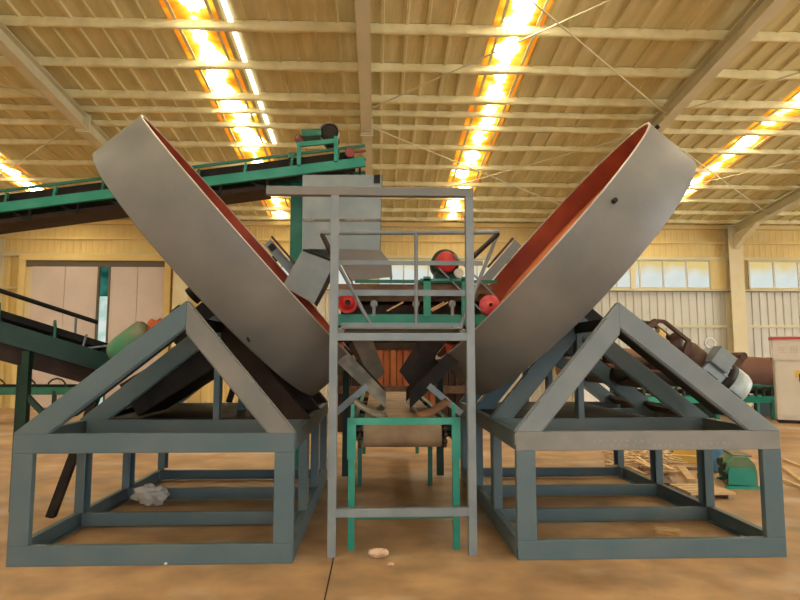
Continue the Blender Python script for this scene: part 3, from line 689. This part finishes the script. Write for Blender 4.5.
# ================================================================== long inclined conveyor, upper left
T = thing('inclined_conveyor', 'long green inclined belt conveyor rising behind the left pan to the hopper', 'conveyor', (-4.5, 8.2, 0))
ya, yb_ = 7.9, 8.5
def L(x, dz, y): return V((x, y, z_of(x) + dz))
pR, pL = at(365, 162, ya), at(0, 208, ya)
def z_of(x): return pR.z + (x - pR.x) * (pR.z - pL.z) / (pR.x - pL.x)
xs, xe = -9.0, pR.x
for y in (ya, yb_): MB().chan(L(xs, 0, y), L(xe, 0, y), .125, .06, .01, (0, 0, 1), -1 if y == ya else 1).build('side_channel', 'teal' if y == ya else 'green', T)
for y in (ya + .02, yb_ - .02): MB().bar(L(xs, .235, y), L(xe, .235, y), .03, .035).build('guard_rail', 'green', T)
b = MB(); loopz = [(.15, ya + .07), (.10, ya + .18), (.10, yb_ - .18), (.15, yb_ - .07)]
b.add([L(xs, dz, y) for dz, y in loopz] + [L(xe - .15, dz, y) for dz, y in loopz] + [L(xs, dz - .09, y) for dz, y in loopz] + [L(xe - .15, dz - .09, y) for dz, y in loopz], [(i, i + 1, 5 + i, 4 + i) for i in range(3)] + [(8 + i, 9 + i, 13 + i, 12 + i) for i in range(3)] + [(0, 4, 12, 8), (3, 7, 15, 11)])
b.build('belt', 'black', T)
MB().bar(L(xs, -.175, (ya + yb_) / 2), L(xe - 1.35, -.155, (ya + yb_) / 2), .5, .06).build('return_belt', 'dkbrown', T)
MB().bar(L(xs, .125, ya + .055), L(xe - .2, .125, ya + .055), .02, .13).build('skirt_board', 'black', T)
x = xs + .4; i = 0
while x < xe - .3:
    MB().bar(L(x, .04, ya + .02), L(x + .015, .20, ya + .02), .045, .03, (1, 0, 0)).build('idler_bracket', 'teal' if i % 2 else 'green', T)
    MB().bar(L(x + .3, -.05, ya + .05), L(x + .3, -.20, ya + .05), .03, .03, (1, 0, 0)).bar(L(x + .3, -.20, ya + .05), L(x + .08, -.06, ya + .05), .025, .025, (0, 1, 0)).build('return_bracket', 'dark', T)
    MB().cyl(L(x, .09, ya), L(x, .09, yb_), .04, 10).build('idler_roller', 'dark', T)
    x += .62; i += 1
# head end: drum frame, bearings and motor
for px, py0, py1 in ((299, 166, 143), (336, 162, 137)):
    a, b_ = at(px, py0, ya - .02), at(px, py1, ya - .02); MB().bar(a, b_, .075, .05, (1, 0, 0)).build('head_post', 'teal', T)
MB().bar(at(297, 145, ya), at(337, 141, ya), .05, .06).build('head_bar', 'teal', T)
MB().bar(at(303, 137, ya + .1), at(322, 136, ya + .1), .3, .09).build('gear_case', 'green', T)
p = at(329, 132, ya); MB().lathe(p, (0, 1, 0), [(0, 0), (.10, 0), (.125, .03), (.125, .34), (.10, .40), (0, .40)], 24).build('motor', 'dark', T)
MB().lathe(p - V((0, .02, 0)), (0, 1, 0), [(.128, .02), (.128, .09), (.138, .09), (.138, .02)], 24).build('motor_band', 'white', T)
p = at(299, 139, ya); MB().lathe(p, (0, 1, 0), [(0, 0), (.06, 0), (.06, .05), (0, .05)], 20).build('pulley', 'maroon', T)
p = at(350, 153, ya - .04); MB().cyl(p, p + V((0, .7, 0)), .05, 20).cyl(p - V((0, .03, 0)), p, .065, 16).build('head_drum', 'maroon', T)
MB().bar(at(353, 152, ya - .04), at(366, 151, ya - .04), .025, .025).build('tension_screw', 'maroon', T)
for px, ww in ((297.5, .17),):
    a = at(px, 178, yb_ + .05); MB().bar((a.x, yb_ + .05, 0), (a.x, yb_ + .05, a.z + .3), ww, .10, (0, 1, 0)).build('leg', 'teal', T)
    MB().bar((a.x, yb_ + .03, a.z - .05), (a.x, ya, a.z + .12), .08, .08).build('leg_arm', 'green', T)
MB().bar((-7.6, 8.2, 0), (-7.6, 8.2, z_of(-7.6) - .27), .12, .5, (1, 0, 0)).build('leg', 'green', T)

# ================================================================== lower conveyor, left edge
T = thing('side_conveyor', 'dark green belt conveyor sloping down to the left granulator, with black hand rail', 'conveyor', (-3.6, 6.2, 0))
hd = V((-2.93, 6.75, 1.60)); tlp = V((-5.6, 5.0, 2.63)); dv = (tlp - hd)
sw = V((dv.y, -dv.x, 0)).normalized(); sw = sw if sw.y < 0 else -sw
wd = .30
def K(t, side, dz): return hd + dv * t + sw * (side * wd) + V((0, 0, dz))
for sd in (1, -1): MB().chan(K(0, sd, -.09), K(1, sd, -.09), .19, .06, .01, (0, 0, 1), 1 if sd > 0 else -1).build('side_channel', 'dgreen', T)
b = MB(); pr4 = [(-.92, .12), (-.55, .05), (.55, .05), (.92, .12)]
b.add([K(.0, s_, z) for s_, z in pr4] + [K(1, s_, z) for s_, z in pr4] + [K(.0, s_, z - .07) for s_, z in pr4] + [K(1, s_, z - .07) for s_, z in pr4], [(i, i + 1, 5 + i, 4 + i) for i in range(3)] + [(8 + i, 9 + i, 13 + i, 12 + i) for i in range(3)] + [(0, 4, 12, 8), (3, 7, 15, 11), (0, 1, 9, 8), (1, 2, 10, 9), (2, 3, 11, 10)])
b.build('belt', 'black', T)
MB().bar(K(0.02, 0, -.27), K(1, 0, -.27), .54, .17).build('return_tray', 'dkbrown', T)
MB().cyl(K(.02, 1, -.05), K(.02, -1, -.05), .12, 20).build('tail_drum', 'dark', T)
MB().cyl(K(.03, -1, .36), K(1, -1, .36), .025, 10).build('hand_rail', 'black', T)
for t in (.10, .52, .85): MB().cyl(K(t, -1, -.05), K(t, -1, .36), .014, 8).build('rail_post', 'galv', T)
for t in (.18, .33, .50, .7, .9):
    b = MB().tube([K(t, 1, .0), K(t, 1.02, .14), K(t, .9, .18), K(t, .78, .14)], .014, 8); b.build('idler_bracket', 'green', T)
    MB().cyl(K(t, .9, .02), K(t, -.9, .02), .035, 10).build('idler_roller', 'dark', T)
MB().tube([K(.09, 1, .14), K(.10, 1, -.02), K(.02, 1, .10)], .012, 8).build('tension_bracket', 'galv', T)
for sd in (1, -1):
    a = K(.25, sd, -.2); MB().bar((a.x, a.y, 0), a, .07, .07, (0, 1, 0)).build('leg', 'dgreen', T)
    a = K(.72, sd, -.2); MB().bar((a.x, a.y, 0), a, .07, .07, (0, 1, 0)).build('leg', 'dgreen', T)
MB().bar((-3.26, 6.32, 0), K(.03, .9, -.2), .08, .07, (0, 1, 0)).build('strut', 'dark', T)
a = K(.25, 1, -.62); MB().bar(a, a + V((.18, .03, -.20)), .05, .05).build('brace', 'dgreen', T)

# ================================================================== background, left: low green conveyor
T = thing('floor_conveyor', 'low green belt conveyor standing far back in front of the sliding doors', 'conveyor', (-9.5, 15, 0))
zc = at(30, 391, 15).z
for y in (15, 15.6): MB().chan((-13, y, zc), (-7.3, y, zc), .18, .06, .01, (0, 0, 1), -1 if y < 15.3 else 1).build('side_channel', 'green', T)
MB().box((-13, 15.05, zc + .10), (-7.3, 15.55, zc + .14)).build('belt', 'black', T)
for i in range(8):
    x = -12.8 + .72 * i; MB().tube([(x + .22 * math.cos(a), 15.0, zc + .1 + .2 * math.sin(a)) for a in [k * math.pi / 6 for k in range(7)]], .02, 6).build('idler_hoop', 'dark', T)
for x in (-12.6, -10.2, -7.8):
    for y in (15, 15.6): MB().bar((x, y, 0), (x, y, zc), .08, .08, (0, 1, 0)).build('leg', 'dgreen', T)
# orange-red panel in the gap between the pans
T = thing('orange_sheet_stack', 'orange-red ribbed steel container seen between the two pans', 'container', at(397, 392, 13) * 1)
c0, c1 = at(338, 336, 13), at(468, 380, 13); T.location = (c0.x / 2 + c1.x / 2, 13.5, 0); ORG[T.name] = V(T.location)
n = 20; w = (c1.x - c0.x) / n
for i in range(n): MB().box((c0.x + i * w + .01, 13 + .03 * (i % 2), .02), (c0.x + (i + 1) * w - .01, 13.2, c0.z)).build('side_rib', 'cardred' if 4 <= i <= 14 else 'dkbrown', T)  # outer ribs coloured dark to stand for the gloom under the pans
MB().box((c0.x, 13.1, 0), (c1.x, 14.0, c0.z - .02)).build('body', 'cardred', T); MB().box((c0.x - .03, 12.97, at(400, 350, 13).z), (c1.x + .03, 14.0, c0.z)).build('top_edge', 'dkbrown', T)
MB().box((c0.x - .02, 12.9, c0.z * .40), (c1.x + .02, 12.98, c0.z * .48)).build('shelf_bar', 'brown', T)

# ================================================================== background, right
# rotary drum on a green frame
T = thing('rotary_drum', 'long red-oxide rotary drum lying in front of the back wall', 'drum', (8.4, 16.3, 0))
p0, p1 = at(560, 361, 16.3), at(800, 380, 16.3)
MB().cyl(p0, p1 + V((1.5, 0, -.02)), .47, 40).build('shell', 'drum', T)
for t in (.2, .55, .86):
    c = p0 + (p1 - p0) * t; MB().lathe(c, p1 - p0, [(.46, 0), (.55, 0), (.55, .18), (.46, .18)], 40).build('riding_ring', 'brown', T)
for t in (.2, .55, .86):
    c = p0 + (p1 - p0) * t
    for y in (-.42, .42): MB().box((c.x - .05, 16.3 + y - .15, 0), (c.x + .25, 16.3 + y + .15, c.z - .36)).build('support_block', 'dgreen', T)
p = at(744, 356, 15.6); MB().cyl(p, p + V((0, .5, 0)), .10, 20).cyl(p + V((-.2, .1, -.3)), p + V((.05, .1, .0)), .09, 14).build('drive_unit', 'brown', T)
# green belt conveyor lying before the drum
T = thing('floor_conveyor', 'low green conveyor frame with black rollers below the red drum', 'conveyor', (9, 15.2, 0))
a, b_ = at(600, 400, 15.2), at(776, 402, 15.2)
for y in (15.2, 15.8):
    MB().bar((a.x, y, a.z), (b_.x, y, a.z), .06, .16).build('side_channel', 'teal', T)
for y in (15.2, 15.8): MB().bar((a.x, y, a.z + .34), (b_.x, y, a.z + .34), .05, .06).build('top_rail', 'green', T)
n = 22
for i in range(n):
    x = a.x + .1 + (b_.x - a.x - .2) * i / (n - 1); MB().bar((x, 15.2, a.z), (x, 15.2, a.z + .34), .05, .05, (0, 1, 0)).build('upright', 'dgreen', T)
    MB().cyl((x, 15.2, a.z + .2), (x, 15.8, a.z + .2), .06, 10).build('roller', 'dark', T)
for i in range(4):
    x = a.x + .1 + (b_.x - a.x - .2) * i / 3
    for y in (15.2, 15.8): MB().bar((x, y, 0), (x, y, a.z), .08, .08, (0, 1, 0)).build('leg', 'green', T)
# control cabinet
g0 = onfloor(778, 423); T = thing('control_cabinet', 'tall cream control cabinet with red stripe at the right edge', 'cabinet', (g0.x, g0.y, 0)); T.rotation_euler.z = R(-30)
yc = g0.y; tl_ = at(775, 336, yc); xa_, xb_ = g0.x, g0.x + 1.05; ht = tl_.z
MB().box((xa_, yc + .02, .08), (xb_, yc + .62, ht - .06)).build('body', 'cab', T, .01)
MB().box((xa_ + .02, yc + .03, 0), (xb_ - .02, yc + .6, .08)).build('plinth', 'dark', T)
MB().box((xa_ - .06, yc - .04, ht - .09), (xb_ + .06, yc + .66, ht - .03)).build('top_stripe', 'red', T)
MB().box((xa_ - .07, yc - .05, ht - .03), (xb_ + .07, yc + .67, ht)).build('top_cover', 'cab', T)
zs = at(778, 360, yc).z; MB().box((xa_ - .02, yc - .012, zs), (xb_ + .02, yc + .02, ht - .09)).build('name_panel', 'cab', T)
MB().box((xa_ + .04, yc, .18), (xa_ + .53, yc + .02, zs - .06)).build('door', 'cab', T); MB().box((xa_ + .55, yc, .18), (xb_ - .04, yc + .02, zs - .06)).build('door', 'cab', T)
MB().box((xa_ + .49, yc - .02, 1.0), (xa_ + .52, yc, 1.2)).build('handle', 'dark', T)
MB().box((xa_ + .40, yc - .003, zs - .42), (xa_ + .52, yc, zs - .25)).build('warning_plate', 'ywood', T)
zz = (zs + ht - .09) / 2
for i in range(4):                                       # faint square characters on the name panel
    x = xa_ + .10 + i * .23; b = MB(); yq = yc - .0125
    for u in range(3): b.box((x, yq - .001, zz - .07 + .065 * u), (x + .16, yq, zz - .055 + .065 * u))
    for u in range(2 + i % 2): b.box((x + .02 + .06 * u, yq - .001, zz - .07), (x + .035 + .06 * u, yq, zz + .075))
    b.build('character', mat('faded_red_print', (.52, .40, .34), .6) if i == 0 else bpy.data.materials['faded_red_print'], T)
# white crate seen through the right frame
p = onfloor(597, 404); a, b_ = at(581, 377, 13.5), at(610, 398, 13.5)
T = thing('white_crate', 'white box standing behind the right granulator frame', 'box', ((a.x + b_.x) / 2, 13.8, 0))
MB().box((a.x, 13.5, 0), (b_.x, 14.1, a.z - .05)).build('body', 'white', T); MB().box((a.x - .03, 13.47, a.z - .05), (b_.x + .03, 14.13, a.z)).build('lid', 'white', T)

# ------------------------------------------------------------------ floor clutter on the right
p = onfloor(752, 488); T = thing('green_engine_block', 'green cast machine block with rounded top on the floor beside the right granulator', 'machine', p)
b = MB(); hs = .30; xw, yl = .34, .55
prof = [(-.17, 0), (.17, 0), (.17, .16), (.15, .26), (.08, .34), (-.08, .34), (-.15, .26), (-.17, .16)]
b.prof((p.x - .12, p.y, 0.03), (p.x + .10, p.y + .55, 0.03), prof); b.build('casing', 'dustgreen', T, .02)
MB().box((p.x - .34, p.y - .06, 0), (p.x + .24, p.y + .0, .03)).box((p.x - .12, p.y + .5, 0), (p.x + .34, p.y + .56, .03)).build('skid', 'teal', T)
q = MB().prof((p.x - .125, p.y - .02, .04), (p.x - .12, p.y + .0, .04), [(x * .92, min(z, .20)) for x, z in prof]); q.build('end_plate', 'teal', T)
for z, y in ((.10, .1), (.2, .2), (.12, .33), (.22, .42)):
    MB().cyl((p.x - .33 + y * .4, p.y + y, z + .03), (p.x - .20 + y * .4, p.y + y, z + .03), .05, 12).build('side_port', 'dgreen', T)
MB().bar((p.x - .06, p.y + .05, .375), (p.x + .06, p.y + .5, .375), .2, .02).build('top_cover', 'dustsheet', T)
p = onfloor(716, 471); T = thing('blue_barrel', 'blue plastic barrel beside the green machine block', 'barrel', p)
MB().lathe(p, (0, 0, 1), [(0, 0), (.15, 0), (.17, .03), (.17, .16), (.18, .18), (.17, .20), (.17, .34), (.18, .36), (.17, .38), (.165, .50), (.13, .53), (0, .53)], 28).build('body', 'blue', T)
MB().lathe(p + V((.09, -.05, .53)), (0, 0, 1), [(.03, 0), (.03, .03), (0, .03)], 12).build('bung', 'white', T)
p = onfloor(722, 470, 0); q = MB().lathe(p + V((.06, -.30, .10)), (-.4, -1, 0), [(.02, 0), (.10, 0), (.10, .05), (.02, .05), (.02, 0)], 20).build('red_wheel', 'red'); tag(q, 'small red wheel leaning between the blue barrel and green block', 'wheel')
p = onfloor(713, 500); T = thing('wood_pallet', 'flat wooden pallet board on the floor beyond the right frame', 'pallet', p)
for i in range(4): MB().box((p.x - .24, p.y + .02 + i * .13, .05), (p.x + .28, p.y + .13 + i * .13, .075)).build('plank', 'wood', T)
for dx in (-.22, .22): MB().box((p.x + dx - .03, p.y + .02, 0), (p.x + dx + .03, p.y + .52, .05)).build('bearer', 'dwood', T)
def stick(px, py, qx, qy, w, h, m, name, label, cat, group=None, z=0.0):
    a, b = onfloor(px, py), onfloor(qx, qy); a.z = b.z = z + h / 2
    o = MB().bar(a, b, w, h).build(name, m); return tag(o, label, cat, group)
stick(782, 468, 806, 487, .05, .04, 'wood', 'timber_batten', 'upper of the two long pale battens crossing at the right edge', 'batten')
stick(784, 461, 808, 471, .05, .04, 'wood', 'timber_batten', 'rearmost long pale batten at the right edge of the floor', 'batten')
stick(781, 481, 806, 491, .05, .04, 'wood', 'timber_batten', 'nearest pale batten lying at the right edge of the floor', 'batten')
stick(672, 461, 704, 463, .12, .10, 'ywood', 'yellow_beam', 'lower yellow timber beam behind the right frame', 'beam')
stick(674, 460, 706, 462, .12, .09, 'ywood', 'yellow_beam', 'yellow timber beam stacked on top of another behind the right frame', 'beam', z=.10)
stick(658, 459, 673, 456, .10, .03, 'white', 'pale_offcut', 'curved pale offcut lying left of the yellow beams', 'offcut')
stick(681, 470, 692, 484, .10, .06, 'wood', 'leaning_plank', 'short pale plank lying askew before the yellow beams', 'plank')
stick(684, 470, 699, 470, .05, .04, 'dwood', 'dark_batten', 'thin dark batten lying behind the pale askew plank', 'batten')
for i, (px, py) in ((1, (678, 452)), (2, (704, 479)), (3, (668, 486))):
    p = onfloor(px, py); r_ = .07 + .02 * (i % 2)
    vs = MB(); vs.lathe(p, (0, 0, 1), [(0, 0), (r_, .0), (r_ * 1.2, .05), (r_ * .7, .11), (0, .12)], 9, False); vs.v = [(x + random.uniform(-.02, .02), y + random.uniform(-.02, .02), max(0, z + random.uniform(-.01, .02))) for x, y, z in vs.v]
    tag(vs.build('scrap_lump', 'dark' if i != 3 else 'dwood'), ['', 'dark scrap lump behind the pale offcut', 'dark scrap lump right of the askew plank', 'brown lump left of the wooden pallet'][i], 'scrap')
# wood strips strewn behind the right frame
b = MB(); rr = random.Random(3)
for i in range(90):
    p = onfloor(rr.uniform(612, 676), rr.uniform(455, 476)); a = rr.uniform(0, 3.1); l = rr.uniform(.08, .25); h = rr.uniform(.005, .10)
    e = V((math.cos(a), math.sin(a), rr.uniform(-.1, .2))) * l
    b.bar(p + V((0, 0, h + .02)) - e, p + V((0, 0, h + .02)) + e, .05, .018)
tag(b.build('wood_scrap_heap', 'wood'), 'loose heap of pale wood strips behind the right frame', 'wood scraps', kind='stuff')
# small things near the camera
def lump(name, p, rx, ry, rz, m, label, cat, seed, jit=.2, sub=3):
    bm = bmesh.new(); bmesh.ops.create_icosphere(bm, subdivisions=sub, radius=1); rr = random.Random(seed)
    for v in bm.verts:
        k = 1 + rr.uniform(-jit, jit); v.co = V((v.co.x * rx * k, v.co.y * ry * k, max(-.9, v.co.z) * rz * k))
    mz = min(v.co.z for v in bm.verts)
    for v in bm.verts: v.co.z -= mz
    me = bpy.data.meshes.new(name); bm.to_mesh(me); bm.free(); me.materials.append(M[m])
    o = bpy.data.objects.new(name, me); COL.objects.link(o); o.location = p; return tag(o, label, cat)
lump('stone', onfloor(378, 557), .085, .06, .035, 'stone', 'small pinkish stone on the floor before the green conveyor', 'stone', 1, .10)
lump('plastic_bag', onfloor(150, 506), .17, .13, .10, 'bag', 'crumpled clear plastic bag inside the left frame', 'bag', 2, .28)
lump('stone_chip', onfloor(391, 566), .025, .02, .012, 'stone', 'tiny stone chip in front of the pinkish stone', 'stone chip', 4)
for i, (px, py) in enumerate(((653, 557), (740, 556), (166, 565))): lump('pebble', onfloor(px, py), .015, .012, .012, 'white', ['white pebble under the middle of the right front rail', 'white pebble under the right end of the right front rail', 'white pebble before the left front rail'][i], 'pebble', 8 + i)
o = stick(655, 531, 680, 534, .13, .03, 'wood', 'wood_block', 'flat wooden block lying inside the right frame', 'block')
stick(655, 484, 668, 482, .10, .02, 'dwood', 'wood_offcut', 'thin grey wood offcut beside the right frame', 'offcut')
